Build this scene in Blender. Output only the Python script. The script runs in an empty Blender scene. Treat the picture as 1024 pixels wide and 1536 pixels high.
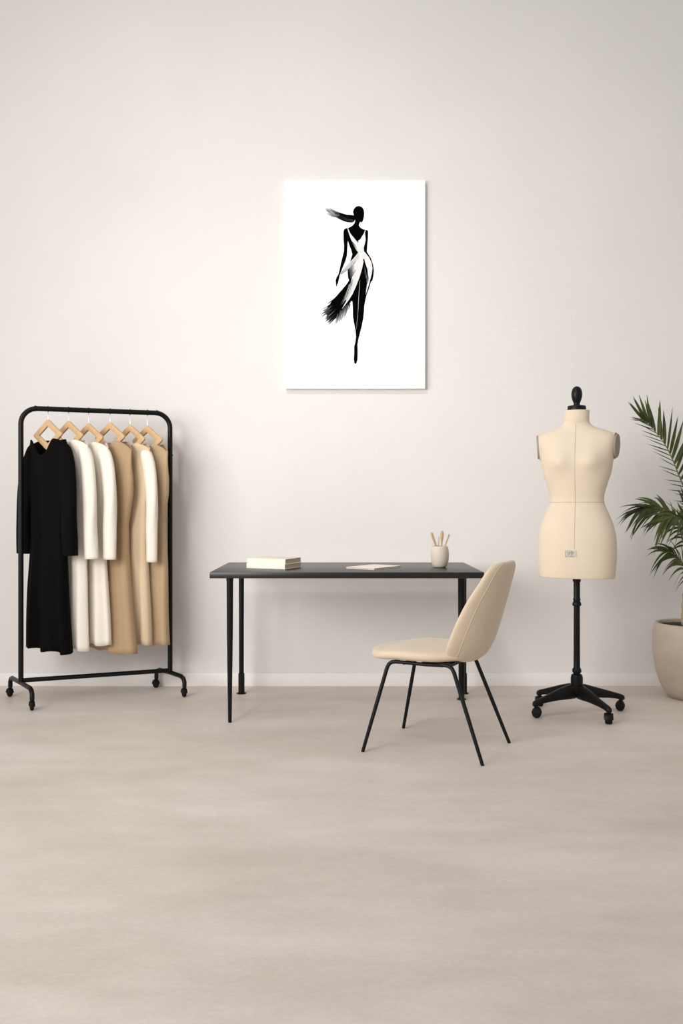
import bpy, math, random
from mathutils import Vector, Matrix
from mathutils.geometry import tessellate_polygon
PI = math.pi
scn = bpy.context.scene
COL = scn.collection
random.seed(7)

# ---------------------------------------------------------------- materials
def lin(c):
    return tuple((v/255/12.92) if v/255 <= .04045 else ((v/255+.055)/1.055)**2.4 for v in c)

def mat(name, rgb, rough=.6, metal=0., spec=.5, var=0., vscale=8., vstretch=(1,1,1), bump=0., bscale=200., sheen=0., rgb2=None, coat=0.):
    m = bpy.data.materials.new(name); m.use_nodes = True
    nt = m.node_tree; b = nt.nodes['Principled BSDF']
    c = lin(rgb)
    b.inputs['Base Color'].default_value = (*c, 1)
    b.inputs['Roughness'].default_value = rough
    b.inputs['Metallic'].default_value = metal
    b.inputs['Specular IOR Level'].default_value = spec
    if sheen: b.inputs['Sheen Weight'].default_value = sheen
    if coat: b.inputs['Coat Weight'].default_value = coat
    tc = nt.nodes.new('ShaderNodeTexCoord')
    if var or rgb2:
        mp = nt.nodes.new('ShaderNodeMapping'); mp.inputs['Scale'].default_value = vstretch
        nz = nt.nodes.new('ShaderNodeTexNoise'); nz.inputs['Scale'].default_value = vscale
        nz.inputs['Detail'].default_value = 6; nz.inputs['Roughness'].default_value = .6
        nt.links.new(tc.outputs['Object'], mp.inputs[0]); nt.links.new(mp.outputs[0], nz.inputs['Vector'])
        cr = nt.nodes.new('ShaderNodeValToRGB')
        cr.color_ramp.elements[0].position = .3; cr.color_ramp.elements[1].position = .7
        c2 = lin(rgb2) if rgb2 else tuple(v*(1+var) for v in c)
        c1 = c if rgb2 else tuple(v*(1-var) for v in c)
        cr.color_ramp.elements[0].color = (*c1, 1); cr.color_ramp.elements[1].color = (*c2, 1)
        nt.links.new(nz.outputs['Fac'], cr.inputs[0]); nt.links.new(cr.outputs[0], b.inputs['Base Color'])
    if bump:
        n2 = nt.nodes.new('ShaderNodeTexNoise'); n2.inputs['Scale'].default_value = bscale; n2.inputs['Detail'].default_value = 4
        nt.links.new(tc.outputs['Object'], n2.inputs['Vector'])
        bp = nt.nodes.new('ShaderNodeBump'); bp.inputs['Strength'].default_value = bump; bp.inputs['Distance'].default_value = .004
        nt.links.new(n2.outputs['Fac'], bp.inputs['Height']); nt.links.new(bp.outputs[0], b.inputs['Normal'])
    return m

M = {}
M['wall'] = mat('plaster', (224,220,217), .9, spec=.2, var=.02, vscale=1.6, bump=.35, bscale=60)
M['base'] = mat('baseboard_paint', (235,231,228), .5, spec=.35)
M['black'] = mat('black_powder_coat', (9,9,8), .4, spec=.22, bump=.03, bscale=400)
M['iron'] = mat('black_iron', (11,10,10), .42, spec=.22, bump=.05, bscale=120)
M['rubber'] = mat('black_rubber', (10,10,10), .6, spec=.2)
M['desk'] = mat('dark_desk_laminate', (14,12,10), .34, spec=.5, var=.12, vscale=6, vstretch=(1,8,8))
M['wood'] = mat('pale_beech', (206,170,126), .5, var=.1, vscale=10, vstretch=(6,30,2))
M['toolwood'] = mat('tool_wood', (186,156,118), .55, var=.12, vscale=30, vstretch=(4,4,1))
M['toolpale'] = mat('pale_tool_wood', (212,184,146), .55, var=.1, vscale=30, vstretch=(4,4,1))
M['steel'] = mat('polished_steel', (214,214,214), .3, metal=.9)
def cloth(name, rgb, sheen=.15): return mat(name, rgb, .85, spec=.25, bump=.15, bscale=500, sheen=sheen, var=.02, vscale=6)
M['cblack'] = mat('black_crepe', (11,10,10), .9, spec=.07, bump=.15, bscale=500)
M['civory'] = cloth('ivory_cotton', (232,225,212))
M['ccream'] = cloth('cream_cotton', (229,221,207))
M['ctan'] = cloth('tan_linen', (172,145,112))
M['cbeige'] = cloth('beige_crepe', (209,187,156))
M['cpale'] = cloth('off_white_crepe', (231,221,209))
M['csand'] = cloth('sand_linen', (176,152,120))
M['chair'] = mat('beige_velvet', (206,187,163), .6, spec=.35, var=.035, vscale=14, bump=.12, bscale=90, sheen=.25)
M['form'] = mat('mannequin_linen', (216,200,178), .75, spec=.3, var=.02, vscale=12, bump=.12, bscale=420, sheen=.1)
M['seam'] = mat('seam_thread', (190,166,136), .8)
M['armplate'] = mat('arm_plate', (150,138,122), .6)
M['plate'] = mat('label_metal', (186,180,168), .45, metal=.3)
M['ink'] = mat('label_ink', (98,92,86), .6)
M['pot'] = mat('stoneware', (176,162,147), .48, spec=.4, var=.08, vscale=9, bump=.15, bscale=40)
M['soil'] = mat('potting_soil', (34,26,21), .95, bump=.8, bscale=60)
M['trunk'] = mat('palm_trunk', (176,146,116), .8, var=.15, vscale=14, vstretch=(1,1,6), bump=.4, bscale=60)
M['leaf'] = mat('palm_leaf', (34,43,14), .42, spec=.4, rgb2=(84,94,36), vscale=9)
M['rachis'] = mat('palm_rachis', (104,112,56), .5)
M['paper'] = mat('book_paper', (190,176,154), .8, var=.06, vscale=40, vstretch=(1,1,40))
M['cover'] = mat('cream_cover', (230,219,204), .6, bump=.05, bscale=300)
M['cover2'] = mat('pale_cover', (234,224,210), .6, bump=.05, bscale=300)
M['pad'] = mat('notebook_cover', (238,232,221), .6)
M['cup'] = mat('matt_ceramic', (204,193,177), .55, spec=.4, var=.02, vscale=30, bump=.08, bscale=120)
M['canvas'] = mat('white_canvas', (252,252,252), .8, spec=.2)
M['canvas_side'] = mat('canvas_edge', (236,234,230), .85, spec=.2)

def floor_mat():
    m = mat('screed_floor', (190,178,166), .5, spec=.4)
    nt = m.node_tree; b = nt.nodes['Principled BSDF']; tc = nt.nodes.new('ShaderNodeTexCoord')
    def noise(scale, stretch, detail=8, rough=.6):
        mp = nt.nodes.new('ShaderNodeMapping'); mp.inputs['Scale'].default_value = stretch
        nz = nt.nodes.new('ShaderNodeTexNoise'); nz.inputs['Scale'].default_value = scale
        nz.inputs['Detail'].default_value = detail; nz.inputs['Roughness'].default_value = rough
        nt.links.new(tc.outputs['Object'], mp.inputs[0]); nt.links.new(mp.outputs[0], nz.inputs['Vector'])
        return nz.outputs['Fac']
    def ramp(src, p0, p1, c0, c1):
        r = nt.nodes.new('ShaderNodeValToRGB'); e = r.color_ramp.elements
        e[0].position = p0; e[1].position = p1; e[0].color = (*c0,1); e[1].color = (*c1,1)
        nt.links.new(src, r.inputs[0]); return r.outputs[0]
    def mul(a, c, f=1.):
        x = nt.nodes.new('ShaderNodeMix'); x.data_type = 'RGBA'; x.blend_type = 'MULTIPLY'; x.inputs[0].default_value = f
        nt.links.new(a, x.inputs[6]); nt.links.new(c, x.inputs[7]); return x.outputs[2]
    base = ramp(noise(1.3, (.8,1.6,1)), .3, .7, lin((209,197,187)), lin((228,218,210)))
    streak = ramp(noise(3.2, (.8,2.2,1), 10, .72), .25, .75, (.89,.885,.88), (1.05,1.05,1.05))
    fine = ramp(noise(48., (1,2.,1), 9, .8), .3, .7, (.9,.895,.89), (1.06,1.06,1.06))
    nt.links.new(mul(mul(base, streak), fine), b.inputs['Base Color'])
    rr = ramp(noise(2.2, (1,2,1)), .3, .7, (.42,)*3, (.6,)*3)
    nt.links.new(rr, b.inputs['Roughness'])
    bp = nt.nodes.new('ShaderNodeBump'); bp.inputs['Strength'].default_value = .12; bp.inputs['Distance'].default_value = .003
    nt.links.new(noise(30., (1,2,1)), bp.inputs['Height']); nt.links.new(bp.outputs[0], b.inputs['Normal'])
    return m
M['floor'] = floor_mat()

def ink_mat():
    m = bpy.data.materials.new('painted_ink'); m.use_nodes = True
    nt = m.node_tree; b = nt.nodes['Principled BSDF']
    a = nt.nodes.new('ShaderNodeVertexColor'); a.layer_name = 'tone'
    nt.links.new(a.outputs['Color'], b.inputs['Base Color'])
    b.inputs['Roughness'].default_value = .9; b.inputs['Specular IOR Level'].default_value = .03
    return m
M['paint'] = ink_mat()

# ---------------------------------------------------------------- mesh builder
class MB:
    def __init__(s): s.v = []; s.f = []
    def add(s, vs, fs):
        n = len(s.v); s.v += [tuple(v) for v in vs]; s.f += [tuple(i+n for i in f) for f in fs]; return s
    def box(s, x0, x1, y0, y1, z0, z1):
        return s.add([(x0,y0,z0),(x1,y0,z0),(x1,y1,z0),(x0,y1,z0),(x0,y0,z1),(x1,y0,z1),(x1,y1,z1),(x0,y1,z1)],
            [(3,2,1,0),(4,5,6,7),(0,1,5,4),(1,2,6,5),(2,3,7,6),(3,0,4,7)])
    def loft(s, rings, cap0=True, cap1=True, closed=True):
        n = len(rings[0]); vs = [p for r in rings for p in r]; fs = []
        for i in range(len(rings)-1):
            for j in range(n if closed else n-1):
                k = (j+1) % n
                fs.append((i*n+j, i*n+k, (i+1)*n+k, (i+1)*n+j))
        if cap0: fs.append(tuple(range(n-1,-1,-1)))
        if cap1: fs.append(tuple((len(rings)-1)*n+j for j in range(n)))
        return s.add(vs, fs)
    def lathe(s, prof, c=(0,0,0), n=40, cap0=True, cap1=True):
        rings = [[(c[0]+r*math.cos(2*PI*j/n), c[1]+r*math.sin(2*PI*j/n), c[2]+z) for j in range(n)] for r, z in prof]
        return s.loft(rings, cap0, cap1)
    def tube(s, pts, rad, n=14, cap=True, flat=1., up=None):
        pts = [Vector(p) for p in pts]; rings = []
        if not hasattr(rad, '__len__'): rad = [rad]*len(pts)
        prev = None
        for i, p in enumerate(pts):
            t = (pts[min(i+1,len(pts)-1)] - pts[max(i-1,0)]).normalized()
            if prev is None:
                a = Vector(up) if up else (Vector((0,0,1)) if abs(t.z) < .9 else Vector((1,0,0)))
            else: a = prev
            u = (a - t*a.dot(t)).normalized(); w = t.cross(u); prev = u
            r = rad[i]
            rings.append([p + u*(r*math.cos(2*PI*j/n)) + w*(r*flat*math.sin(2*PI*j/n)) for j in range(n)])
        return s.loft(rings, cap, cap)
    def cyl_axis(s, c, axis, prof, n=28):
        ax = Vector(axis).normalized(); a = Vector((0,0,1)) if abs(ax.z) < .9 else Vector((1,0,0))
        u = (a-ax*a.dot(ax)).normalized(); w = ax.cross(u); c = Vector(c)
        rings = [[c + ax*d + u*(r*math.cos(2*PI*j/n)) + w*(r*math.sin(2*PI*j/n)) for j in range(n)] for r, d in prof]
        return s.loft(rings)
    def build(s, name, m, parent=None, smooth=35, bevel=0, seg=2, solid=0, sub=0):
        me = bpy.data.meshes.new(name); me.from_pydata(s.v, [], s.f); me.validate()
        import bmesh
        bm = bmesh.new(); bm.from_mesh(me); bmesh.ops.recalc_face_normals(bm, faces=bm.faces)
        if bevel:
            es = [e for e in bm.edges if len(e.link_faces) == 2 and e.calc_face_angle(0) > .6]
            bmesh.ops.bevel(bm, geom=es, offset=bevel, segments=seg, affect='EDGES', profile=.5, clamp_overlap=True)
        bm.to_mesh(me); bm.free()
        me.polygons.foreach_set('use_smooth', [True]*len(me.polygons))
        me.set_sharp_from_angle(angle=math.radians(smooth))
        me.materials.append(m)
        o = bpy.data.objects.new(name, me); COL.objects.link(o)
        if parent: o.parent = parent
        if solid:
            d = o.modifiers.new('thick', 'SOLIDIFY'); d.thickness = solid; d.offset = 0
        if sub:
            d = o.modifiers.new('sub', 'SUBSURF'); d.levels = sub; d.render_levels = sub
        return o

def tag(o, label, cat, group=None):
    o['label'] = label; o['category'] = cat
    if group: o['group'] = group
    return o
def thing(name, label, cat, loc=(0,0,0), rz=0., group=None):
    o = bpy.data.objects.new(name, None); COL.objects.link(o); o.empty_display_size = .1
    o.location = loc; o.rotation_euler = (0,0,rz)
    return tag(o, label, cat, group)
def smooth_path(pts, k=6):
    P = [Vector(p) for p in pts]; out = []
    for i in range(len(P)-1):
        p0, p1, p2, p3 = P[max(i-1,0)], P[i], P[i+1], P[min(i+2,len(P)-1)]
        for j in range(k):
            t = j/k
            out.append(.5*((2*p1)+(p2-p0)*t+(2*p0-5*p1+4*p2-p3)*t*t+(3*p1-p0-3*p2+p3)*t**3))
    out.append(P[-1]); return out
def lerp_tab(tab, x):
    if x <= tab[0][0]: return tab[0][1:]
    for a, b in zip(tab, tab[1:]):
        if x <= b[0]:
            t = (x-a[0])/(b[0]-a[0]); return tuple(p+(q-p)*t for p, q in zip(a[1:], b[1:]))
    return tab[-1][1:]
def catmull_tab(tab, n):
    pts = [tuple(r) for r in tab]; out = []
    for i in range(len(pts)-1):
        p0, p1, p2, p3 = pts[max(i-1,0)], pts[i], pts[i+1], pts[min(i+2,len(pts)-1)]
        for j in range(n):
            t = j/n
            out.append(tuple(.5*(2*b+(c-a)*t+(2*a-5*b+4*c-d)*t*t+(3*b-a-3*c+d)*t**3) for a,b,c,d in zip(p0,p1,p2,p3)))
    out.append(pts[-1]); return out

# ---------------------------------------------------------------- room
WY = 5.376
def struct(o): o['kind'] = 'structure'; return o
struct(MB().box(-7, 7, -4, WY+.15, -.1, 0).build('floor', M['floor']))
struct(MB().box(-7, 7, WY, WY+.15, 0, 5.2).build('wall_back', M['wall']))
struct(MB().box(-7, 7, WY-.012, WY, 0, .079).build('baseboard_back', M['base'], bevel=.002))

# ---------------------------------------------------------------- clothes rack
RL = Vector((-1.746, 4.904, 0)); RR = Vector((-.9907, 5.204, 0))
U = (RR-RL).normalized()
rack = thing('clothes_rack', 'black tubular steel clothes rack on four castors at the left wall', 'clothes rack', (-1.368, 5.054, 0))
R0 = Vector((-1.368, 5.054, 0))
def rp(p): return Vector(p) - R0
RH, CR = 1.611, .085
def arc(c, a0, a1, r, n=8):
    return [c + U*(r*math.cos(a0+(a1-a0)*i/n)) + Vector((0,0,r*math.sin(a0+(a1-a0)*i/n))) for i in range(n+1)]
pts = [RL+Vector((0,0,.11))] + [RL+Vector((0,0,z)) for z in (.5,1.0)] + arc(RL+U*CR+Vector((0,0,RH-CR)), PI, PI/2, CR)
pts += arc(RR-U*CR+Vector((0,0,RH-CR)), PI/2, 0, CR) + [RR+Vector((0,0,z)) for z in (1.0,.5,.11)]
MB().tube([rp(p) for p in pts], .0140, 20).build('hanging_frame', M['black'], rack)
MB().tube([rp(RL+U*.012+Vector((0,0,.126))), rp(RR-U*.012+Vector((0,0,.126)))], .0125, 16).build('bottom_rail', M['black'], rack)
for base, zz in ((RR, 1.37), (RL+U*.075, None), (RR-U*.075, None)):
    m = MB()
    if zz: m.lathe([(.0142,-.006),(.0168,-.004),(.0168,.004),(.0142,.006)], rp(base+Vector((0,0,zz))), 20)
    else: m.cyl_axis(rp(base+Vector((0,0,RH))), U, [(.0142,-.006),(.0160,-.004),(.0160,.004),(.0142,.006)], 20)
    m.build('joint_collar', M['black'], rack)
def castor(x, y, ztop, parent, ax, r=.024, mt=None, w=.02):
    """swivel castor: stem, collar, hooded fork and one rounded wheel standing on the floor"""
    m = MB(); ax = Vector(ax).normalized(); fw = Vector((-ax.y, ax.x, 0)); off = fw*(r*.25)
    h = r*2.35
    m.lathe([(.0075,h),(.0115,h+.002),(.0115,h+.010),(.0085,h+.013),(.0085,max(ztop,h+.02))], (x,y,0), 18)
    rings = []
    for d in (-w*.5-.004, -w*.5-.0025, -w*.2, w*.2, w*.5+.0025, w*.5+.004):
        e = abs(d)/(w*.5+.004); rr = r*1.16*(1-.12*e**4)
        rings.append([Vector((x,y,r))+off+ax*d+fw*(rr*.92*math.cos(t))+Vector((0,0,rr*1.22*math.sin(t))) for t in [PI*(.02+.96*i/18) for i in range(19)]])
    m.loft(rings, True, True)
    c = m.build('castor', mt or M['rubber'], parent, smooth=50)
    cc = Vector((x,y,r))+off; k = w*.5
    MB().cyl_axis(cc, ax, [(r*.55,-k),(r*.85,-k*.92),(r*.96,-k*.6),(r,-k*.2),(r,k*.2),(r*.96,k*.6),(r*.85,k*.92),(r*.55,k)], 28).build('wheel', M['rubber'], c, smooth=50)
for base, ends in ((RL, [(-1.866,5.074),(-1.628,4.738)]), (RR, [(-1.094,5.322),(-.884,5.068)])):
    e = [Vector((a,b,0)) for a,b in ends]
    d = (e[1]-e[0]).normalized()
    path = [e[0]+Vector((0,0,.06)), e[0]+Vector((0,0,.085)), e[0]+d*.012+Vector((0,0,.103)), e[0]+d*.035+Vector((0,0,.112)),
            base+Vector((0,0,.114)), e[1]-d*.035+Vector((0,0,.112)), e[1]-d*.012+Vector((0,0,.103)), e[1]+Vector((0,0,.085)), e[1]+Vector((0,0,.06))]
    MB().tube([rp(p) for p in path], .0125, 16).build('foot', M['black'], rack)
    for p in e:
        q = rp(p); castor(q.x, q.y, .075, rack, (.85,.5,0) if p is e[1] else (.6,.8,0), .0215, None, .018)

# hangers: diamond frames of pale wood
HROT = math.atan2(-.572, .82)
TS = [.1735, .3077, .4399, .5835, .7202, .8405]
DT = [1.556, 1.552, 1.542, 1.551, 1.541, 1.538]      # height of each diamond's top corner
def rail_pt(t): return RL.lerp(RR, t)
def hanger_parts(root, zt):
    z0 = zt - RH                                  # local origin on the rail axis
    W, H = .128, .176
    def dia(w, h, cy): return [(0,cy+h/2),(w,cy),(0,cy-h/2),(-w,cy)]
    def rounded(poly, r=.16):
        out = []
        for i in range(4):
            p, a, b = Vector(poly[i]), Vector(poly[i-1]), Vector(poly[(i+1)%4])
            for k in range(5):
                t = k/4; p1 = p.lerp(a, r*(1-t)*.5); p2 = p.lerp(b, r*t*.5)
                q0 = p.lerp(a, r*.5); q2 = p.lerp(b, r*.5)
                out.append(q0*(1-t)**2 + p*(2*t*(1-t)) + q2*t*t)
        return out
    o = rounded(dia(W, H, z0-H/2), .2); i = rounded(dia(W*.58, H*.55, z0-H/2), .16)
    T = .006; n = len(o); m = MB()
    vs = [(p.x,-T,p.y) for p in o]+[(p.x,-T,p.y) for p in i]+[(p.x,T,p.y) for p in o]+[(p.x,T,p.y) for p in i]
    fs = []
    for k in range(n):
        l = (k+1)%n
        fs += [(k,l,n+l,n+k),(2*n+k,3*n+k,3*n+l,2*n+l),(k,2*n+k,2*n+l,l),(n+k,n+l,3*n+l,3*n+k)]
    m.add(vs, fs); m.build('diamond_frame', M['wood'], root, bevel=.0015)
    R = .0157; hp = [(R*math.cos(a), 0, R*math.sin(a)) for a in [PI*(1.12-1.42*k/16) for k in range(17)]]
    hp = [(p[0], 0, p[2]) for p in hp]
    hp += [(.010,0,-.014),(.003,0,-.022),(0,0,-.03),(0,0,z0+.0015)]
    # the hook wraps over the rail: turned across the rail's own direction
    a = math.atan2(U.y, U.x) + PI/2 - HROT
    hp = [(p[0]*math.cos(a), p[0]*math.sin(a), p[2]) for p in hp]
    MB().tube(hp, .0013, 8).build('wire_hook', M['steel'], root)
    ax = Vector((math.cos(a-PI/2), math.sin(a-PI/2), 0))
    rg = []
    for k in range(21):
        t = 2*PI*k/20; rr = .0150
        rg.append(Vector((math.cos(a)*rr*math.cos(t), math.sin(a)*rr*math.cos(t), rr*math.sin(t))))
    MB().tube(rg, .0026, 8, cap=False).build('rail_clip', M['rubber'], root)
HL = ['diamond shaped pale wood hanger carrying the black dress, nearest the rack\'s left post',
      'diamond shaped pale wood hanger just right of the black dress, carrying the first ivory dress',
      'diamond shaped pale wood hanger carrying the second ivory dress, beside the taller tan sleeveless dress',
      'diamond shaped pale wood hanger carrying the broad tan sleeveless dress mid rail',
      'diamond shaped pale wood hanger carrying the beige dress with off white sleeves',
      'diamond shaped pale wood hanger at the rail\'s right end, carrying the narrow sand coloured dress']
for t, zt, lb in zip(TS, DT, HL):
    p = rail_pt(t)
    hanger_parts(thing('clothes_hanger', lb, 'hanger', (p.x,p.y,RH), HROT, 'diamond wooden hangers on the clothes rack'), zt)

# ---------------------------------------------------------------- garments
def sstep(x): x = max(0., min(1., x)); return x*x*(3-2*x)
def garment(t, zt, hem, m, sleeve_m, label, widths, D, sleeves=None, neck=(.088, 1.444, 1.385, 1.440), sw=.160, zsh=1.412, seed=0, cat='dress', folds=(.014, 5), hemslope=0., scoop=False, name='long_sleeved_dress'):
    p = rail_pt(t); dz = zt-1.556
    root = thing(name, label, cat, (p.x,p.y,hem), HROT, 'dresses hanging on the clothes rack')
    rnd = random.Random(seed); ph = [rnd.uniform(0,6.28) for _ in range(6)]
    nw, zn, zf, zb = neck if not scoop else (.096, 1.443, 1.358, 1.440); zn += dz; zf += dz; zb += dz; zs = zsh+dz
    MN = 96; rows = 44; rings = []
    for i in range(rows+1):
        tt = i/rows; tt = tt**1.15
        ring = []
        for j in range(MN):
            th = 2*PI*j/MN; c, sn = math.cos(th), math.sin(th)
            front = sn < 0
            cx = math.copysign(abs(c)**.8, c)
            xt = sw*cx; ax = abs(xt)
            if ax < nw:
                q = ax/nw; zd = zf if front else zb
                ztop = zd + (zn-zd)*sstep(q**1.35 if scoop else q)
            else:
                q = (ax-nw)/(sw-nw); ztop = zn + (zs-zn)*(.08*q+.92*q**2)
            z = ztop + (hem-ztop)*tt
            (w,) = lerp_tab(widths, tt)
            k = sstep(tt/.14); wx = sw*(1-k) + w*k if tt < .14 else w
            x = wx*cx
            Dt = .014 + (.03 if ax < nw else .03*(1-sstep((ax-nw)/(sw-nw))))*1.
            d = Dt*(1-sstep(tt/.2)) + D*(.85+.3*tt)*sstep(tt/.2)
            y = d*math.copysign(abs(sn)**.8, sn)
            amp = folds[0]*tt**1.3
            f = math.sin(folds[1]*cx*2+ph[0]+(1.2 if front else 0)) + .6*math.sin(folds[1]*cx*3.4+ph[1]+tt*.8)
            y += amp*f*(.35+.65*abs(sn)); x += amp*.4*math.sin(3*z+ph[2])
            x += .004*math.sin(9*tt+ph[3])*sstep(tt*3)
            z += tt**6*(.006*math.sin(4*cx*2+ph[4]) + hemslope*cx)
            ring.append((x, y, z-hem))
        rings.append(ring)
    MB().loft(rings, False, False).build('dress_body', m, root, smooth=60, solid=.003)
    if sleeves:
        zc, spread, r0, r1 = sleeves
        for sg in (-1, 1):
            pts = smooth_path([(sg*(sw-.075),0,zs-.020),(sg*(sw-.032),0,zs-.040),(sg*(sw+.006),-.004,zs-.125),(sg*(sw+.03),-.01,zs-.28),
                               (sg*(sw+.03+spread*.6),-.014,zs-.45),(sg*(sw+.03+spread),-.012,zc)], 7)
            rr = []; n = 30; prev = None
            L = len(pts)-1
            for i, q in enumerate(pts):
                u = i/L
                tg = (pts[min(i+1,L)]-pts[max(i-1,0)]).normalized()
                side = Vector((0,1,0)); lat = tg.cross(side).normalized()
                r = (.024 + (r0-.024)*sstep(u/.22)) if u < .22 else r0+(r1-r0)*(u-.22)/.78
                ring = []
                for j in range(n):
                    a = 2*PI*j/n
                    w = 1+.05*math.sin(3*a+9*u+ph[1])+.03*math.sin(2*a+17*u+ph[3])*u
                    v = q + lat*(r*w*math.cos(a)) + side*(r*.72*w*math.sin(a))
                    ring.append((v.x, v.y, v.z-hem))
                rr.append(ring)
            MB().loft(rr, True, False).build('sleeve', sleeve_m, root, smooth=60, solid=.003)
    return root

W1 = [(0,.15),(.14,.158),(.3,.14),(.45,.138),(.7,.165),(1,.185)]
garment(TS[0], DT[0], .288, M['cblack'], M['cblack'], 'long black dress with wide sleeves and scooped neck, leftmost on the rack',
        W1, .042, (.81, .012, .05, .046), seed=3, folds=(.017,4.2), hemslope=-.006, scoop=True)
garment(TS[1], DT[1], .291, M['civory'], M['civory'], 'ivory long sleeved dress hanging directly behind the black dress',
        [(0,.13),(.14,.15),(.3,.135),(.5,.135),(1,.165)], .036, (.79, .012, .042, .042), seed=11, folds=(.012,4.5))
garment(TS[2], DT[2], .314, M['ccream'], M['civory'], 'ivory long sleeved dress hanging between another ivory dress and the broad tan dress',
        [(0,.13),(.14,.15),(.3,.13),(.5,.132),(1,.168)], .036, (.785, -.004, .042, .041), seed=5, folds=(.011,4.8))
garment(TS[3], DT[3], .268, M['ctan'], None, 'broad tan sleeveless dress between the second ivory dress and the beige sleeved dress',
        [(0,.16),(.14,.182),(.22,.180),(.38,.136),(.5,.140),(.7,.165),(1,.198)], .044, None, seed=8, sw=.175, zsh=1.395, folds=(.012,3.6), hemslope=-.012, name='sleeveless_dress')
garment(TS[4], DT[4], .298, M['cbeige'], M['cpale'], 'beige dress with off white long sleeves between two tan dresses',
        [(0,.13),(.14,.15),(.3,.135),(.5,.138),(1,.165)], .038, (.765, -.002, .039, .033), seed=14, folds=(.01,4.4))
garment(TS[5], DT[5], .292, M['csand'], None, 'sand coloured sleeveless dress at the right end of the rack, beside the right post',
        [(0,.15),(.14,.168),(.22,.165),(.36,.135),(.6,.15),(1,.172)], .04, None, seed=21, sw=.162, zsh=1.40, folds=(.009,3.8), name='sleeveless_dress')

# ---------------------------------------------------------------- desk
DX, DY = .03, 4.83
desk = thing('desk', 'black desk with tapered metal legs against the wall, books and pencil cup on it', 'desk', (DX,DY,0))
MB().box(-.653-DX, .706-DX, 4.455-DY, 5.204-DY, .72, .75).build('tabletop', M['desk'], desk, bevel=.002)
def leg(x, y, r0, r1, foot=None, sleeve=False):
    m = MB().lathe([(r1*.9,0),(r1,.003),(r0*.93,.45),(r0,.70),(r0*1.1,.715),(r0*1.1,.7205)], (x-DX,y-DY,0), 24)
    o = m.build('leg', M['black'], desk)
    if sleeve: MB().lathe([(r1*1.02,.004),(r1*1.28,.005),(r1*1.28,.115),(r1*1.02,.118)], (x-DX,y-DY,0), 24).build('leg_sleeve', M['black'], o)
    if foot: MB().lathe([(foot,0),(foot,.004),(foot*.7,.007),(r1*.9,.008)], (x-DX,y-DY,0), 24).build('foot_plate', M['black'], o)
leg(-.556, 4.485, .0165, .0092)
leg(-.574, 5.165, .0155, .014, .028, True)
leg(.668, 5.01, .0205, .0165, .026)
leg(.702, 5.165, .0155, .014, .028, True)

# books
def book(name, label, c, ang, L, W, H, z, cm, grp):
    r = thing(name, label, 'book', (c[0],c[1],z), ang, grp)
    t = .0022
    m = MB()   # wrap-round case: bottom board, spine along the front edge, top board
    prof = [(-W/2,0),(W/2,0),(W/2,t),(-W/2+t,t),(-W/2+t,H-t),(W/2,H-t),(W/2,H),(-W/2,H)]
    m.loft([[(-L/2,y,zz) for y,zz in prof],[(L/2,y,zz) for y,zz in prof]])
    m.build('cover', cm, r, bevel=.0008)
    MB().box(-L/2+.003, L/2-.003, -W/2+t, W/2-.004, t, H-t).build('pages', M['paper'], r)
    return r
ba = math.atan2(-.096, .2085)
bc = Vector((-.295,4.657)) + Vector((-.2085,.096))*.5 + Vector((.083,.17))*.5
G = 'pale books stacked on the desk'
book('book', 'cream book lying flat at the bottom of the desk stack', bc, ba, .2295, .189, .0255, .75, M['cover2'], G)
book('book', 'cream book lying on top of the desk stack', (bc.x+.001,bc.y+.004), ba+.016, .2275, .187, .026, .7755, M['cover'], G)
nb = thing('notebook', 'thin white notebook lying askew on the desk between books and pencil cup', 'notebook', (.173,4.774,.75), math.radians(-37.4))
MB().box(-.09,.09,-.125,.125,0,.0012).box(-.09,.09,-.125,.125,.0068,.008).box(-.09,-.0885,-.125,.125,.0012,.0068).build('cover', M['pad'], nb)
MB().box(-.0884,.088,-.123,.123,.0012,.0068).build('pages', M['paper'], nb)

# cup and wooden tools
cx, cy = .524, 4.80
cup = MB().lathe([(.020,0),(.031,.002),(.038,.012),(.0445,.035),(.0465,.06),(.0455,.085),(.041,.104),(.0385,.109),(.0368,.1095),(.036,.107),(.041,.085),(.042,.06),(.036,.014),(.01,.010)], (0,0,0), 48).build('pencil_cup', M['cup'], smooth=60)
cup.location = (cx,cy,.75); cup.data.transform(Matrix.Diagonal((1.05,1.05,1.04,1)))
tag(cup, 'rounded pale stoneware cup holding wooden tools at the desk\'s right end', 'cup')
def tool(name, label, base, top, prof, m, flat=1.):
    b = Vector(base); t = Vector(top); d = t-b; n = len(prof)
    pts = [d*u for u,_ in prof]
    o = MB().tube(pts, [r for _,r in prof], 14, flat=flat, up=(1,0,0)).build(name, m, smooth=60)
    o.location = b; tag(o, label, 'wooden tool', 'wooden tools in the cup'); return o
zb = .7615
tool('wooden_stylus', 'thick round ended wooden stick leaning left in the cup', (cx+.012,cy+.006,zb+.003), (cx-.045,cy-.002,.936),
     [(0,.004),(.3,.0052),(.8,.0062),(.96,.0064),(.99,.005),(1,.002)], M['toolwood'])
tool('wooden_spatula', 'broad rounded wooden spatula standing upright in the cup', (cx+.004,cy-.006,zb), (cx+.012,cy-.004,.946),
     [(0,.0036),(.5,.004),(.66,.005),(.78,.0085),(.9,.0092),(.96,.0075),(.99,.004),(1,.001)], M['toolwood'], .55)
tool('wooden_skewer', 'short slim pale stick tucked left of the upright spatula in the cup', (cx-.012,cy+.014,zb), (cx-.0035,cy+.012,.915),
     [(0,.003),(.9,.0032),(.97,.002),(1,.0006)], M['toolpale'])
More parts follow.
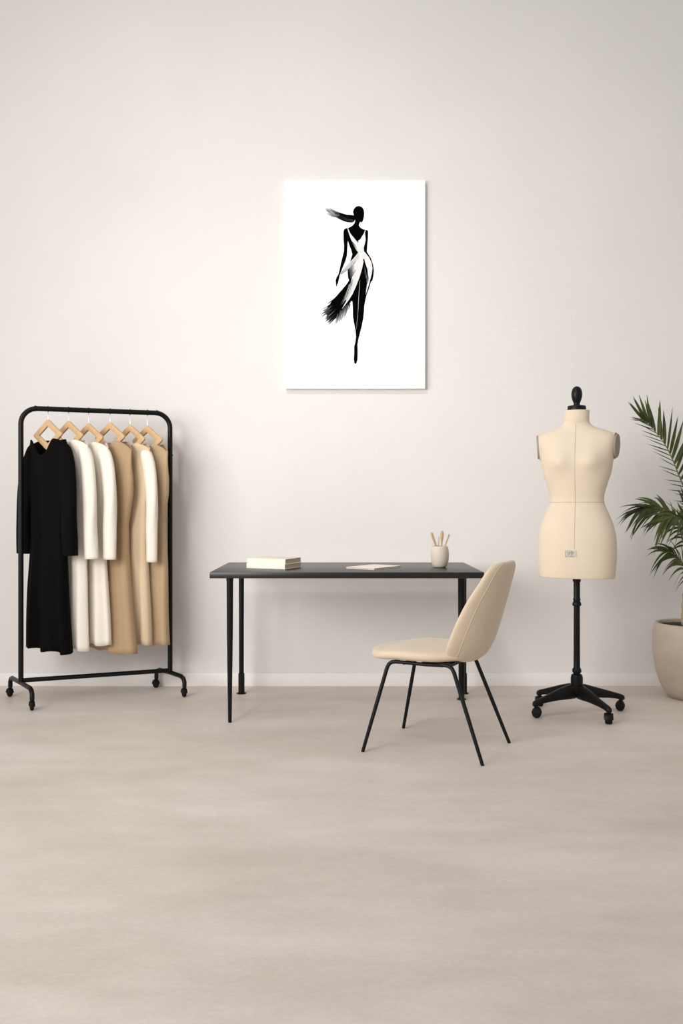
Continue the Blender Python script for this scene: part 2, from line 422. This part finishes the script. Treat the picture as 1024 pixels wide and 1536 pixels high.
tool('wooden_pencil', 'slim wooden stick leaning right in the cup', (cx-.010,cy-.010,zb+.003), (cx+.051,cy,.928),
     [(0,.0032),(.5,.0036),(.9,.0042),(.98,.0042),(1,.0025)], M['toolwood'])

# ---------------------------------------------------------------- chair
chair = thing('side_chair', 'beige upholstered side chair with thin black legs, turned towards the desk', 'chair', (.4361,4.0425,0), math.atan2(.447,-.894))
def spow(v, e): return math.copysign(abs(v)**e, v)
# seat cushion
rings = []; NR = 30; NA = 44
for i in range(NR+1):
    a = PI*i/NR; X = .045 + .245*spow(math.cos(a), .82)
    if i in (0, NR): X = .045 + .245*math.cos(a)
    s_ = max(.02, math.sin(a))**.62
    w = (.218 if X > 0 else .218-.03*(-X/.2))*s_
    T = .037*max(.05, math.sin(a))**.42
    zc = .435 - .016*sstep((X-.1)/.19) + .006*sstep((-X)/.2)
    ring = []
    for j in range(NA):
        b = 2*PI*j/NA
        y = w*spow(math.cos(b), .72); tt = spow(math.sin(b), .72)
        z = zc + T*tt - (.012*(1-(y/.218)**2) if tt > 0 else 0)*sstep((.24-abs(X-.045))/.1)
        ring.append((X, y, z))
    rings.append(ring)
seat = MB().loft(rings).build('seat', M['chair'], chair, smooth=80)
# curved shell backrest
tab = [(-.125,.412,.12,.012),(-.155,.418,.165,.022),(-.190,.445,.198,.028),(-.222,.505,.214,.030),(-.250,.59,.214,.030),(-.276,.68,.200,.029),
       (-.300,.760,.172,.027),(-.314,.806,.152,.025),(-.322,.829,.124,.020),(-.325,.841,.08,.010)]
tabs = catmull_tab(tab, 5); rings = []; pipeL = []; pipeR = []
for i, (X, Z, w, T) in enumerate(tabs):
    a = tabs[max(i-1,0)]; b = tabs[min(i+1,len(tabs)-1)]
    tg = Vector((b[0]-a[0],0,b[1]-a[1])).normalized(); nf = Vector((tg.z,0,-tg.x))   # towards the sitter
    if nf.x < 0: nf = -nf
    wd = (nf*.45+Vector((.75,0,0))).normalized()
    if i < 4: nf = (nf*.5+Vector((.4,0,.75))*.5).normalized()
    ring = []
    for j in range(NA):
        q = 2*PI*j/NA
        y = w*spow(math.cos(q), .78); tt = T*spow(math.sin(q), .8)
        wrap = (.108-.038*min(1,i/28))*(abs(y)/.21)**2.2
        p = Vector((X,y,Z)) + nf*tt + wd*wrap
        ring.append(p)
    rings.append(ring)
    if 3 <= i <= len(tabs)-3:
        for sg, L in ((1,pipeL),(-1,pipeR)):
            q = -.62; y = w*spow(math.cos(q), .78); tt = T*spow(math.sin(q), .8)
            L.append(Vector((X,sg*y,Z)) + nf*(tt-.0004) + wd*((.108-.038*min(1,i/28))*(abs(y)/.21)**2.2))
MB().loft(rings).build('backrest', M['chair'], chair, smooth=80)
MB().tube(pipeL+pipeR[::-1], .0012, 8).build('piping', M['chair'], bpy.data.objects['backrest'])
R = .0088
for sx, fx, tx, wy in ((1,.268,.17,.232),(-1,-.268,-.115,.198)):
    for sy in (1,-1):
        ty = .165*sy if sx > 0 else .15*sy
        foot = Vector((fx, wy*sy, 0)); top = Vector((tx, ty, .399))
        d = (top-foot).normalized()
        inn = Vector((-sx*.05, 0, 0))
        path = [foot, foot+d*.006, foot.lerp(top,.5), top-d*.035, top-d*.018+inn*.08+Vector((0,0,.0015)), top-d*.006+inn*.3, top+inn*.62-Vector((0,0,.003)), top+inn-Vector((0,0,.003))]
        MB().tube(path, [R*.8,R*.86]+[R]*6, 16).build('leg', M['black'], chair)
MB().tube([(.125,.165,.396),(.0,.163,.394),(-.07,.15,.394)], R*.92, 14).tube([(.125,-.165,.396),(.0,-.163,.394),(-.07,-.15,.394)], R*.92, 14) \
    .tube([(.1,-.165,.392),(.1,.165,.392)], R*.8, 12).tube([(-.07,-.15,.392),(-.07,.15,.392)], R*.8, 12) \
    .box(-.12,.02,-.155,.155,.393,.406).build('seat_frame', M['black'], chair)

# ---------------------------------------------------------------- dress form
mx, my = 1.215, 4.65
man = thing('dress_form', 'beige linen tailor\'s dress form on a black castor stand', 'mannequin', (mx,my,0), math.radians(-20))
SEC = [ # z, half width, front depth, back depth, exponent
 (.713,.186,.122,.116,.86),(.717,.190,.126,.119,.86),(.80,.198,.130,.128,.88),(.87,.199,.130,.132,.9),(.93,.194,.124,.128,.92),(.985,.181,.112,.116,.94),
 (1.04,.160,.098,.1,.96),(1.09,.139,.088,.088,.97),(1.115,.135,.086,.086,.97),(1.15,.141,.090,.088,.96),(1.20,.156,.1,.094,.94),(1.25,.172,.108,.100,.92),
 (1.31,.181,.108,.106,.84),(1.36,.186,.098,.107,.74),(1.41,.193,.084,.100,.66),(1.435,.192,.074,.090,.68),(1.452,.176,.064,.080,.76),(1.466,.146,.058,.068,.88),(1.478,.110,.054,.060,.95),
 (1.490,.082,.052,.056,.98),(1.505,.067,.052,.055,1.),(1.52,.063,.052,.054,1.)]
SR = catmull_tab(SEC, 4); NA = 72
def form_pt(row, th):
    z, w, df, db, e = row
    c, s_ = math.cos(th), math.sin(th)
    x = w*spow(c, e); y = (db if s_ > 0 else df)*spow(s_, e)
    if s_ < 0:
        for bx in (-.078,.078):
            y -= .026*math.exp(-((x-bx)/.052)**2-((z-1.30)/(.06 if z > 1.3 else .042))**2)*min(1,abs(s_)*1.6)
    zz = z
    return Vector((x, y, zz))
MB().loft([[form_pt(r, 2*PI*j/NA) for j in range(NA)] for r in SR]).build('torso', M['form'], man, smooth=60)
torso = bpy.data.objects['torso']
def front_line(x_of_z, z0, z1, n=60):
    out = []
    for i in range(n+1):
        z = z0+(z1-z0)*i/n
        rows = [r for r in SR]; row = lerp_tab([tuple(r) for r in SR], z); row = (z,)+row
        xt = x_of_z(z); best = min((abs(form_pt(row, -PI/2+k*.01).x-xt), -PI/2+k*.01) for k in range(-150,151))
        p = form_pt(row, best[1]); p.y -= .0002; out.append(p)
    return out
MB().tube(front_line(lambda z: 0, .86, 1.50), .0013, 6).build('front_seam', M['seam'], torso)
wl = []
row = (1.097,)+lerp_tab([tuple(r) for r in SR], 1.097)
for k in range(97):
    p = form_pt(row, 2*PI*k/96); wl.append(Vector((p.x*1.001,p.y*1.001,p.z)))
MB().tube(wl, .0013, 6, cap=False).build('waist_seam', M['seam'], torso)
# neck band
def oval(w, d, z, n=48, yo=0): return [(w*math.cos(2*PI*j/n), yo+d*math.sin(2*PI*j/n), z) for j in range(n)]
MB().loft([oval(.0615,.052,1.503),oval(.063,.0535,1.506),oval(.0625,.053,1.54),oval(.064,.054,1.566),oval(.063,.053,1.571),oval(.05,.042,1.572)]).build('neck', M['form'], man, smooth=50)
MB().lathe([(.043,1.5715),(.047,1.574),(.047,1.590),(.0445,1.5945),(.02,1.597),(.0165,1.601),(.0155,1.608),(.0185,1.614),(.0235,1.628),(.0272,1.645),(.0278,1.658),(.025,1.675),(.0185,1.688),(.009,1.695),(.002,1.6965)], (0,0,0), 40).build('finial', M['iron'], man, smooth=40)
# armholes: stitched oval openings closed by tilted arm plates
for sg, tl in ((-1, 7), (1, 15)):
    q = math.radians(tl); C0 = Vector((sg*.176, .004, 1.388))
    ax = Vector((sg*math.cos(q), -math.sin(q), -.06)).normalized()
    hz = Vector((-ax.y*sg, ax.x*sg, 0)).normalized(); up = ax.cross(hz)*1.
    if up.z < 0: up = -up
    def ring(d, h, w): return [C0 + ax*d + hz*(w*math.cos(2*PI*j/44)) + up*(h*math.sin(2*PI*j/44)*(1 if math.sin(2*PI*j/44) < 0 else .94)) for j in range(44)]
    MB().loft([ring(-.03,.064,.046),ring(.0,.071,.050),ring(.012,.0715,.050),ring(.016,.070,.0485),ring(.0165,.067,.0455),ring(.006,.066,.0445)]).build('armhole_band', M['form'], man, smooth=50)
    MB().loft([ring(.002,.062,.041),ring(.0245,.0635,.0425),ring(.027,.062,.041)]).build('arm_plate', M['armplate'], man, smooth=40)
# label plate
row = (.842,)+lerp_tab([tuple(r) for r in SR], .842)
def surf(x, z, off=.001):
    row = (z,)+lerp_tab([tuple(r) for r in SR], z)
    best = min((abs(form_pt(row, -PI/2+k*.004).x-x), -PI/2+k*.004) for k in range(-300,301))
    p = form_pt(row, best[1]); p.y -= off; return p
px0, px1, pz0, pz1 = -.044, .012, .822, .853
def patch(x0, x1, z0, z1, off, th=.001, n=5):
    m = MB(); g = [[surf(x0+(x1-x0)*i/n, z, off) for i in range(n+1)] for z in (z0, z1)]
    b = [[p+Vector((0,th,0)) for p in r] for r in g]
    vs = g[0]+g[1]+b[0]+b[1]; k = n+1; fs = []
    for i in range(n): fs += [(i,i+1,k+i+1,k+i),(2*k+i,3*k+i,3*k+i+1,2*k+i+1),(i,2*k+i,2*k+i+1,i+1),(k+i,k+i+1,3*k+i+1,3*k+i)]
    fs += [(0,k,3*k,2*k),(n,2*k+n,3*k+n,k+n)]
    return m.add(vs, fs)
pl = patch(px0, px1, pz0, pz1, .0012, .002).build('label_plate', M['plate'], man)
mk = MB()
def bar(x0,x1,z0,z1):
    q = patch(x0,x1,z0,z1,.0018,.0005,2); mk.add(q.v, q.f)
bar(px0,px0+.0025,pz0,pz1); bar(px0,px1-.02,pz1-.002,pz1); bar(px0,px1-.014,pz0,pz0+.002)
for xx, a, b in ((-.034,.828,.847),(-.0275,.828,.847),(-.022,.836,.847),(-.016,.828,.847),(-.009,.834,.847),(-.004,.838,.847)):
    bar(xx, xx+.0018, a, b)
bar(-.0275,-.0202,.845,.847); bar(-.0275,-.0202,.836,.838); bar(-.016,-.0072,.845,.847)
mk.build('lettering', M['ink'], pl)
# stand
st = [(.02,.10),(.031,.12),(.031,.19),(.027,.207),(.0175,.212),(.0175,.216),(.022,.219),(.024,.226),(.022,.236),(.017,.243),
      (.0165,.30),(.0155,.555),(.0155,.560),(.021,.563),(.0235,.570),(.021,.580),(.0165,.585),(.0185,.592),(.0185,.598),(.0165,.604),(.0165,.685),(.0205,.688),(.0205,.7115)]
MB().lathe(st, (0,0,0), 32).build('pole', M['iron'], man, smooth=40)
cr_, sr_ = math.cos(math.radians(20)), math.sin(math.radians(20))
for dx, dy in ((-.227,-.066),(.104,-.205),(.256,.084),(-.150,.196)):
    lx, ly = dx*cr_ - dy*sr_, dx*sr_ + dy*cr_
    e = Vector((lx,ly,0)); d = e.normalized(); w = Vector((-d.y,d.x,0)); Ln = e.length
    rings = []
    for u, zt, zb_, hw in ((.012,.160,.085,.020),(.05,.155,.082,.021),(.10,.140,.081,.019),(Ln*.72,.112,.074,.0155),(Ln*.9,.097,.066,.0145),(Ln*.985,.090,.058,.0135),(Ln*1.04,.083,.058,.0115),(Ln*1.06,.075,.060,.008)):
        c = d*u; zm = (zt+zb_)/2; h = (zt-zb_)/2; ring = []
        for j in range(16):
            a = 2*PI*j/16
            ring.append(c + w*(hw*spow(math.cos(a),.7)) + Vector((0,0,zm+h*spow(math.sin(a),.7))))
        rings.append(ring)
    lg = MB().loft(rings).build('base_leg', M['iron'], man, smooth=50)
    castor(lx, ly, .068, man, w*.6+d*.5, .0235, M['iron'], .036)

# ---------------------------------------------------------------- palm
pxx, pyy = 1.968, 5.06
palm = thing('potted_palm', 'green palm in a large round greige pot at the right edge', 'potted plant', (pxx,pyy,0))
MB().lathe([(.10,0),(.124,.004),(.150,.035),(.176,.09),(.196,.16),(.208,.24),(.211,.31),(.208,.37),(.200,.408),(.194,.419),(.186,.421),(.178,.416),(.176,.40),(.186,.33),(.185,.25),(.15,.1),(.05,.06)], (0,0,0), 64).build('pot', M['pot'], palm, smooth=50)
m = MB(); rg = []
for k, r in enumerate((.1755,.15,.11,.07,.035,.004)):
    rg.append([(r*math.cos(2*PI*j/36), r*math.sin(2*PI*j/36), .398+.006*random.random()+.012*(1-r/.183)) for j in range(36)])
m.loft(rg, False, True).build('soil', M['soil'], palm, smooth=80)
tr = smooth_path([(-.030,0,.395),(-.032,.0,.45),(-.030,-.004,.56),(-.016,-.006,.66)], 6)
MB().tube(tr, [.027+.003*math.sin(i*2.1)-.0003*i for i in range(len(tr))], 18).build('trunk', M['trunk'], palm)
def frond(pts, nrm, leaf_len, leaf_w, n, a0=75, a1=22, droop=.25, start=.25, right=1., left=1., seed=1, lw=1., rr=.0055):
    rnd = random.Random(seed)
    P = smooth_path([(p[0]-pxx, p[1]-pyy, p[2]) for p in pts], 12); N = len(P)-1
    m = MB(); nrm = Vector(nrm).normalized()
    for side, sc, ws in ((1,right,1.),(-1,left,lw)):
        if sc <= 0: continue
        for k in range(n):
            u = start + (1-start)*(k+.5*(side>0))/n
            i = min(N-1, int(u*N)); fr = u*N-i
            b = P[i].lerp(P[min(i+1,N)], min(1,fr)); T = (P[min(i+1,N)]-P[max(i-1,0)]).normalized()
            S = (T.cross(nrm)).normalized()*side; Nn = S.cross(T).normalized()*side
            ang = math.radians(a0+(a1-a0)*((u-start)/(1-start))**.8 + rnd.uniform(-6,6))
            d = T*math.cos(ang) + S*math.sin(ang) + Nn*rnd.uniform(-.12,.18); d.normalize()
            env = math.sin(PI*min(.97, .16+.72*(u-start)/(1-start)))**.7
            L = leaf_len*sc*env*rnd.uniform(.88,1.1); wd = leaf_w*ws*(.65+.35*env)
            tw = rnd.uniform(-.4,.4)
            lat0 = d.cross(Nn).normalized(); lat = (lat0*math.cos(tw)+Nn*math.sin(tw)).normalized()
            K = 7; vs = []; fs = []
            dr = droop*rnd.uniform(.6,1.4)
            for q in range(K+1):
                t = q/K; c = b + d*(L*t) + Vector((0,0,-dr*L*t*t*1.2)) - T*0
                w = wd*(math.sin(PI*(.12+.88*t)**.75) if t < 1 else .02)*.5
                fold = Nn*(-w*.35)
                vs += [c - lat*w + fold*-1, c, c + lat*w + fold*-1]
            for q in range(K):
                fs += [(q*3,q*3+1,q*3+4,q*3+3),(q*3+1,q*3+2,q*3+5,q*3+4)]
            m.add(vs, fs)
    o = m.build('frond', M['leaf'], palm, smooth=80)
    MB().tube(P, [rr*(1-.8*i/N) for i in range(N+1)], 8).build('rachis', M['rachis'], o)
b0 = (pxx-.018, pyy-.006, .64)
# tall frond sweeping up to the left
frond([b0,(1.985,5.03,.85),(1.935,5.00,1.08),(1.868,4.98,1.24),(1.795,4.97,1.40),(1.70,4.96,1.52),(1.655,4.955,1.555)], (.25,-1,.12), .215, .021, 25, 72, 20, .0, .26, 1., .62, 3, .3)
# middle frond arching left
frond([b0,(1.925,5.02,.76),(1.885,4.98,.90),(1.83,4.95,1.00),(1.76,4.93,1.055),(1.68,4.92,1.065),(1.615,4.915,1.045)], (.1,-.8,.62), .190, .018, 26, 62, 20, .42, .28, 1., 1., 5, .8)
frond([b0,(1.94,4.99,.78),(1.905,4.93,.92),(1.85,4.88,1.0),(1.78,4.85,1.02),(1.72,4.84,.995)], (.5,-.7,.6), .175, .017, 20, 60, 22, .45, .3, 1., 1., 9, .8)
# low frond
frond([b0,(1.925,5.03,.70),(1.89,5.0,.765),(1.84,4.98,.81),(1.78,4.965,.825)], (.2,-.8,.5), .20, .018, 12, 50, 22, .55, .12, 1., 1., 7, .9)
# upright young leaf and the fronds beyond the frame
frond([b0,(1.955,5.03,.82),(1.93,5.0,.98),(1.915,4.985,1.10)], (.2,-1,.1), .16, .024, 8, 40, 10, .02, .45, 1., 1., 12)
frond([b0,(1.99,5.06,.9),(2.03,5.05,1.15),(2.10,5.03,1.38),(2.20,5.0,1.5)], (-.2,-1,.2), .22, .015, 18, 74, 24, .05, .3, 1., .9, 13)
frond([b0,(2.02,5.05,.8),(2.10,5.04,.95),(2.22,5.02,1.03),(2.34,5.0,1.0)], (-.1,-.8,.6), .19, .014, 18, 64, 22, .4, .3, 1., 1., 15)
frond([b0,(1.99,4.98,.8),(2.02,4.88,.95),(2.05,4.76,1.0),(2.07,4.66,.95)], (.8,0,.6), .18, .014, 16, 64, 22, .4, .3, 1., 1., 17)

# ---------------------------------------------------------------- canvas print
CF = WY-.035
SC = 1350/CF
art = thing('wall_picture', 'unframed white canvas with a brushed black figure of a striding woman in a dress', 'picture', (.082,CF,2.392))
cv = MB().box(-84/SC-.082, 125.5/SC-.082, 0, WY-CF-.001, 1.095+171/SC-2.392, 1.095+484/SC-2.392)
cvo = cv.build('canvas', M['canvas'], art, bevel=.002)
class Paint:
    def __init__(s): s.v = []; s.f = []; s.c = []; s.layer = 0
    def P(s, p, off): return ((p[0]-512)/SC-.082, -off, 1.095+(754-p[1])/SC-2.392)
    def poly(s, pts, tone):
        s.layer += 1; off = .0004+s.layer*.00001
        tris = tessellate_polygon([[Vector((p[0],p[1],0)) for p in pts]]); n = len(s.v)
        s.v += [s.P(p, off) for p in pts]; s.c += [tone]*len(pts); s.f += [tuple(i+n for i in t) for t in tris]
    def stroke(s, pts, w0, w1, c0, c1, mid=None):
        s.layer += 1; off = .0004+s.layer*.00001
        q = [Vector((*p,0)) for p in pts]; q = smooth_path(q, 5); L = len(q)-1; n = len(s.v)
        for i, p in enumerate(q):
            t = i/L; d = (q[min(i+1,L)]-q[max(i-1,0)]).normalized(); w = (w0+(w1-w0)*t)*.5
            if mid: w *= 1
            nn = Vector((-d.y,d.x,0)); c = c0+(c1-c0)*t**2.1
            for e in (p-nn*w, p+nn*w): s.v.append(s.P(e, off)); s.c.append(c)
        for i in range(L): s.f.append((n+2*i,n+2*i+1,n+2*i+3,n+2*i+2))
PT = Paint()
A = lambda L: [(465+x*.09766, 300+y*.09766) for x,y in L]
B = lambda L: [(465+x*.10742, 390+y*.10742) for x,y in L]
rnd = random.Random(4)
WT = .97
# pale wash and drips
for k in range(46):
    x = rnd.uniform(270,560); y = rnd.uniform(700,860); l = rnd.uniform(120,420)
    g = rnd.uniform(.86,.95)
    PT.stroke(B([(x,y),(x+rnd.uniform(-6,6),y+l*.5),(x+rnd.uniform(-4,4),y+l)]), rnd.uniform(.8,3.2), .3, g, WT)
for x,y0,y1,g in ((265,860,1300,.80),(785,820,1290,.86),(865,300,960,.84),(550,650,930,.8),(815,520,620,.8),(855,260,480,.75)):
    PT.stroke(B([(x,y0),(x+1,(y0+y1)/2),(x,y1)]), .55, .35, g, WT)
for k in range(26):    # faint gauze trailing left of the hand
    x = rnd.uniform(330,400); y = rnd.uniform(210,300)
    PT.stroke(B([(x,y),(x-70,y+70),(x-rnd.uniform(100,170),y+rnd.uniform(120,190))]), 1.6, .3, rnd.uniform(.78,.93), WT)
for k in range(18):    # soft edge outside right hip
    y = rnd.uniform(60,240); x = 880 - max(0,(y-150)*.2)
    PT.stroke(B([(x,y),(x+8,y+60),(x-4+rnd.uniform(-10,10),y+rnd.uniform(120,190))]), 1.2, .3, rnd.uniform(.5,.85), WT)
# body silhouette
body = A([(745,92),(790,105),(820,145),(830,205),(824,265),(810,315),(796,346),(780,340),(765,338),(750,368),(748,395),(770,425),(810,450),(850,460),(880,465),(890,485),(886,600),(876,700),(870,795),(895,835),(930,890),(962,980),(978,1080),(972,1160),(955,1240)]) \
 + B([(850,300),(820,400),(790,480),(770,560),(755,640),(750,720),(740,820),(720,920),(695,1020),(672,1110),(660,1180),(663,1260),(660,1390),(645,1440),(628,1455),(615,1430),(610,1380),(615,1300),(614,1210),(630,1150),(640,1070),(632,980),(612,880),(597,790),(595,680),(590,580),(560,560),(545,290)]) \
 + A([(582,1190),(575,1090),(600,1000),(620,920),(648,835),(630,770),(600,690),(578,625),(575,650),(568,760),(565,850),(540,940),(490,1060),(455,1150),(438,1230),(425,1290),(415,1285),(412,1335),(400,1320),(392,1240),(405,1190),(430,1150),(450,1080),(470,980),(495,880),(518,790),(520,700),(512,600),(510,500),(520,455),(548,437),(590,430),(650,395),(680,360),(692,320),(690,270),(670,235),(658,185),(668,145),(700,105)])
K = .001
PT.poly(body, K)
# ponytail: base and flying strands
PT.poly(A([(690,240),(640,232),(560,226),(480,202),(400,182),(340,165),(330,215),(400,268),(500,320),(570,342),(640,346),(670,335),(692,300)]), K)
for k in range(40):
    u = k/39; y0 = 190+u*70; x0 = 430+u*30
    x1 = 200+rnd.uniform(0,110)+80*abs(u-.35); y1 = 112+u*105+rnd.uniform(-8,8)
    PT.stroke(A([(x0,y0),((x0+x1)/2,(y0+y1)/2+14+8*u),(x1,y1)]), 1.9, .2, K if rnd.random() < .8 else .2, rnd.uniform(.2,.85))
for k in range(7): PT.stroke(A([(660,330-k*4),(560,320-k*6),(440,270-k*8)]), .3, .2, .05, .02)
# train: dark cloth sweeping left with frayed ends
PT.poly(B([(545,285),(500,350),(440,420),(370,500),(310,565),(260,640),(215,700),(225,760),(270,800),(330,800),(390,770),(430,790),(480,735),(530,650),(580,560),(620,470),(640,360),(600,300)]), K)
for k in range(90):
    u = rnd.random()
    x0 = 310+u*90+rnd.uniform(-20,20); y0 = 600+u*150+rnd.uniform(-15,15)
    L = rnd.uniform(90,225); a = math.radians(rnd.uniform(140,150)-u*12)
    x1, y1 = x0+L*math.cos(a), y0+L*math.sin(a)*.98
    PT.stroke(B([(x0,y0),((x0+x1)/2,(y0+y1)/2+4),(x1,y1)]), rnd.uniform(1.4,3.), .25, K, rnd.choice((K,K,.02,.08,.4)))
for k in range(40):
    x0 = rnd.uniform(380,560); y0 = 780-(x0-380)*.95+rnd.uniform(-30,10)
    L = rnd.uniform(70,170)
    PT.stroke(B([(x0,y0),(x0-L*.12,y0+L*.5),(x0-L*.28,y0+L)]), rnd.uniform(1.,2.4), .2, rnd.uniform(.0,.08), rnd.uniform(.3,.9))
PT.stroke(B([(340,545),(290,580),(240,612)]), 2.2, .3, K, .1)
# the white dress
LG = .74
bod = A([(572,440),(580,436),(596,470),(620,520),(735,660),(828,508),(843,462),(850,464),(842,510),(848,570),(852,620),(835,690),(822,740),(826,785),(838,806),(846,830),(835,870),(780,880),(735,812),(720,765),(690,700),(645,650),(612,570),(585,490)])
PT.poly(bod, LG)
for k in range(16): PT.stroke(A([(640+k*5,640+k*9),(690+k*3,700+k*6),(728+k*.8,780+k*2)]), 1.1, .5, K+k*.045, .3+k*.035)
for k in range(12): PT.stroke(A([(840-k*9,560+k*6),(815-k*6,650+k*4),(790-k*4,760)]), .9, .6, .86, .66+.1*rnd.random())
flap = A([(835,790),(740,800),(730,822),(660,905),(610,950),(540,1030),(475,1105),(455,1150),(500,1130),(580,1066),(640,1015),(690,955),(740,900)])
PT.poly(flap, .6)
for k in range(16):
    u = k/15
    PT.stroke(A([(740+u*40,815+u*20),(630+u*40,945+u*25),(520+u*40,1065+u*12),(458+u*12,1140)]), .9, .5, .74-.25*rnd.random(), .1+.35*rnd.random())
band = B([(735,-20),(748,10),(725,120),(690,240),(640,370),(590,480),(540,560),(480,640),(440,690),(490,600),(540,500),(575,410),(600,320),(575,290),(590,250),(610,190),(560,200),(556,150),(590,90),(640,20),(690,-40)])
PT.poly(band, LG)
for k in range(34):
    u = rnd.random()
    PT.stroke(B([(735-u*90,-10+u*30),(705-u*95,130+u*20),(655-u*75,270),(590-u*50,420),(520-u*50,560)]), rnd.uniform(.5,1.3), .4, rnd.uniform(.68,.86), rnd.uniform(.4,.75))
for k in range(26):    # dark feathering from the left hip and the train into the white
    u = k/25; x0 = 535+u*30+rnd.uniform(-6,6); y0 = 120+u*130
    PT.stroke(B([(x0-8,y0+20),(x0+26,y0-20),(x0+rnd.uniform(50,95),y0-rnd.uniform(70,120))]), 1.8, .3, K, rnd.uniform(.3,.8))
for k in range(34):
    u = k/33; x0 = 560-u*110+rnd.uniform(-8,8); y0 = 330+u*270
    PT.stroke(B([(x0-25,y0+40),(x0+10,y0-5),(x0+rnd.uniform(30,60),y0-rnd.uniform(60,110))]), 2.2, .3, K, rnd.uniform(.2,.75))
PT.poly(A([(738,806),(832,796),(852,830),(848,880),(829,897),(800,930),(760,900)]), LG)
hip = A([(832,796),(862,832),(908,893),(945,975),(957,1050),(945,1140),(920,1230),(900,1310)]) + B([(790,440),(775,490),(782,420),(800,300),(806,200),(800,130),(775,60),(755,10),(750,-20)])
PT.poly(hip, .76)
for k in range(22):    # thigh shading inside the hip panel
    u = k/21; x0 = 752+u*48; y0 = 0+u*200
    PT.stroke(B([(x0-6,y0-10),(x0+10,y0+60),(x0+rnd.uniform(4,14),y0+rnd.uniform(120,200))]), 2., .4, K, rnd.uniform(.03,.35))
PT.poly(B([(693,290),(690,400),(681,520),(673,660),(665,780),(655,880),(645,985),(651,880),(662,770),(669,640),(675,515),(684,400),(689,295)]), .45)
for k in range(10): PT.stroke(A([(700+k*9,470+k*3),(735+k*6,485),(770,490+k*2)]), .7, .3, K, .012)
me = bpy.data.meshes.new('painted_figure'); me.from_pydata(PT.v, [], PT.f); me.materials.append(M['paint'])
ca = me.color_attributes.new('tone', 'FLOAT_COLOR', 'POINT')
for i, c in enumerate(PT.c): ca.data[i].color = (c,c,c,1)
po = bpy.data.objects.new('painted_figure', me); COL.objects.link(po); po.parent = art

# ---------------------------------------------------------------- light, camera
w = bpy.data.worlds.new('studio'); scn.world = w; w.use_nodes = True
bg = w.node_tree.nodes['Background']; bg.inputs[0].default_value = (1.0,.985,.97,1); bg.inputs[1].default_value = .57
def area(name, loc, target, size, power, col=(1,1,1), sy=None):
    l = bpy.data.lights.new(name, 'AREA'); l.energy = power; l.color = col
    l.shape = 'RECTANGLE' if sy else 'SQUARE'; l.size = size
    if sy: l.size_y = sy
    o = bpy.data.objects.new(name, l); COL.objects.link(o); o.location = loc
    o.rotation_euler = (Vector(target)-Vector(loc)).to_track_quat('-Z','Y').to_euler(); return o
for nm, loc, tgt, size, pw, spread in (('left_key_light', (-2.9,.0,2.7), (-.4,5.37,1.4), 1.7, 52, 150), ('low_left_fill', (-3.0,.0,1.9), (-.4,5.37,1.6), 2.2, 50, 150),  # soft left lamps added to balance the wall brightness; no actual windows
        ('canvas_shadow_spot', (-1.6,1.2,5.2), (0,5.37,2.1), .6, 10, 60), ('side_fill_light', (-3.6,1.8,1.8), (1.0,5,1.2), 1.6, 14, 60)):  # unseen spot added for the canvas shadow, side lamp added for torso falloff
    area(nm, loc, tgt, size, pw, (1,.985,.965)).data.spread = math.radians(spread)
cam = bpy.data.cameras.new('camera'); co = bpy.data.objects.new('camera', cam); COL.objects.link(co)
co.location = (0,0,1.095); co.rotation_euler = (PI/2,0,0)
cam.sensor_fit = 'VERTICAL'; cam.sensor_height = 36; cam.lens = 36*1350/1536
cam.shift_y = -14/1536
scn.camera = co
vs = scn.view_settings; vs.view_transform = 'Standard'; vs.look = 'None'; vs.exposure = 0; vs.gamma = 1; vs.use_curve_mapping = False
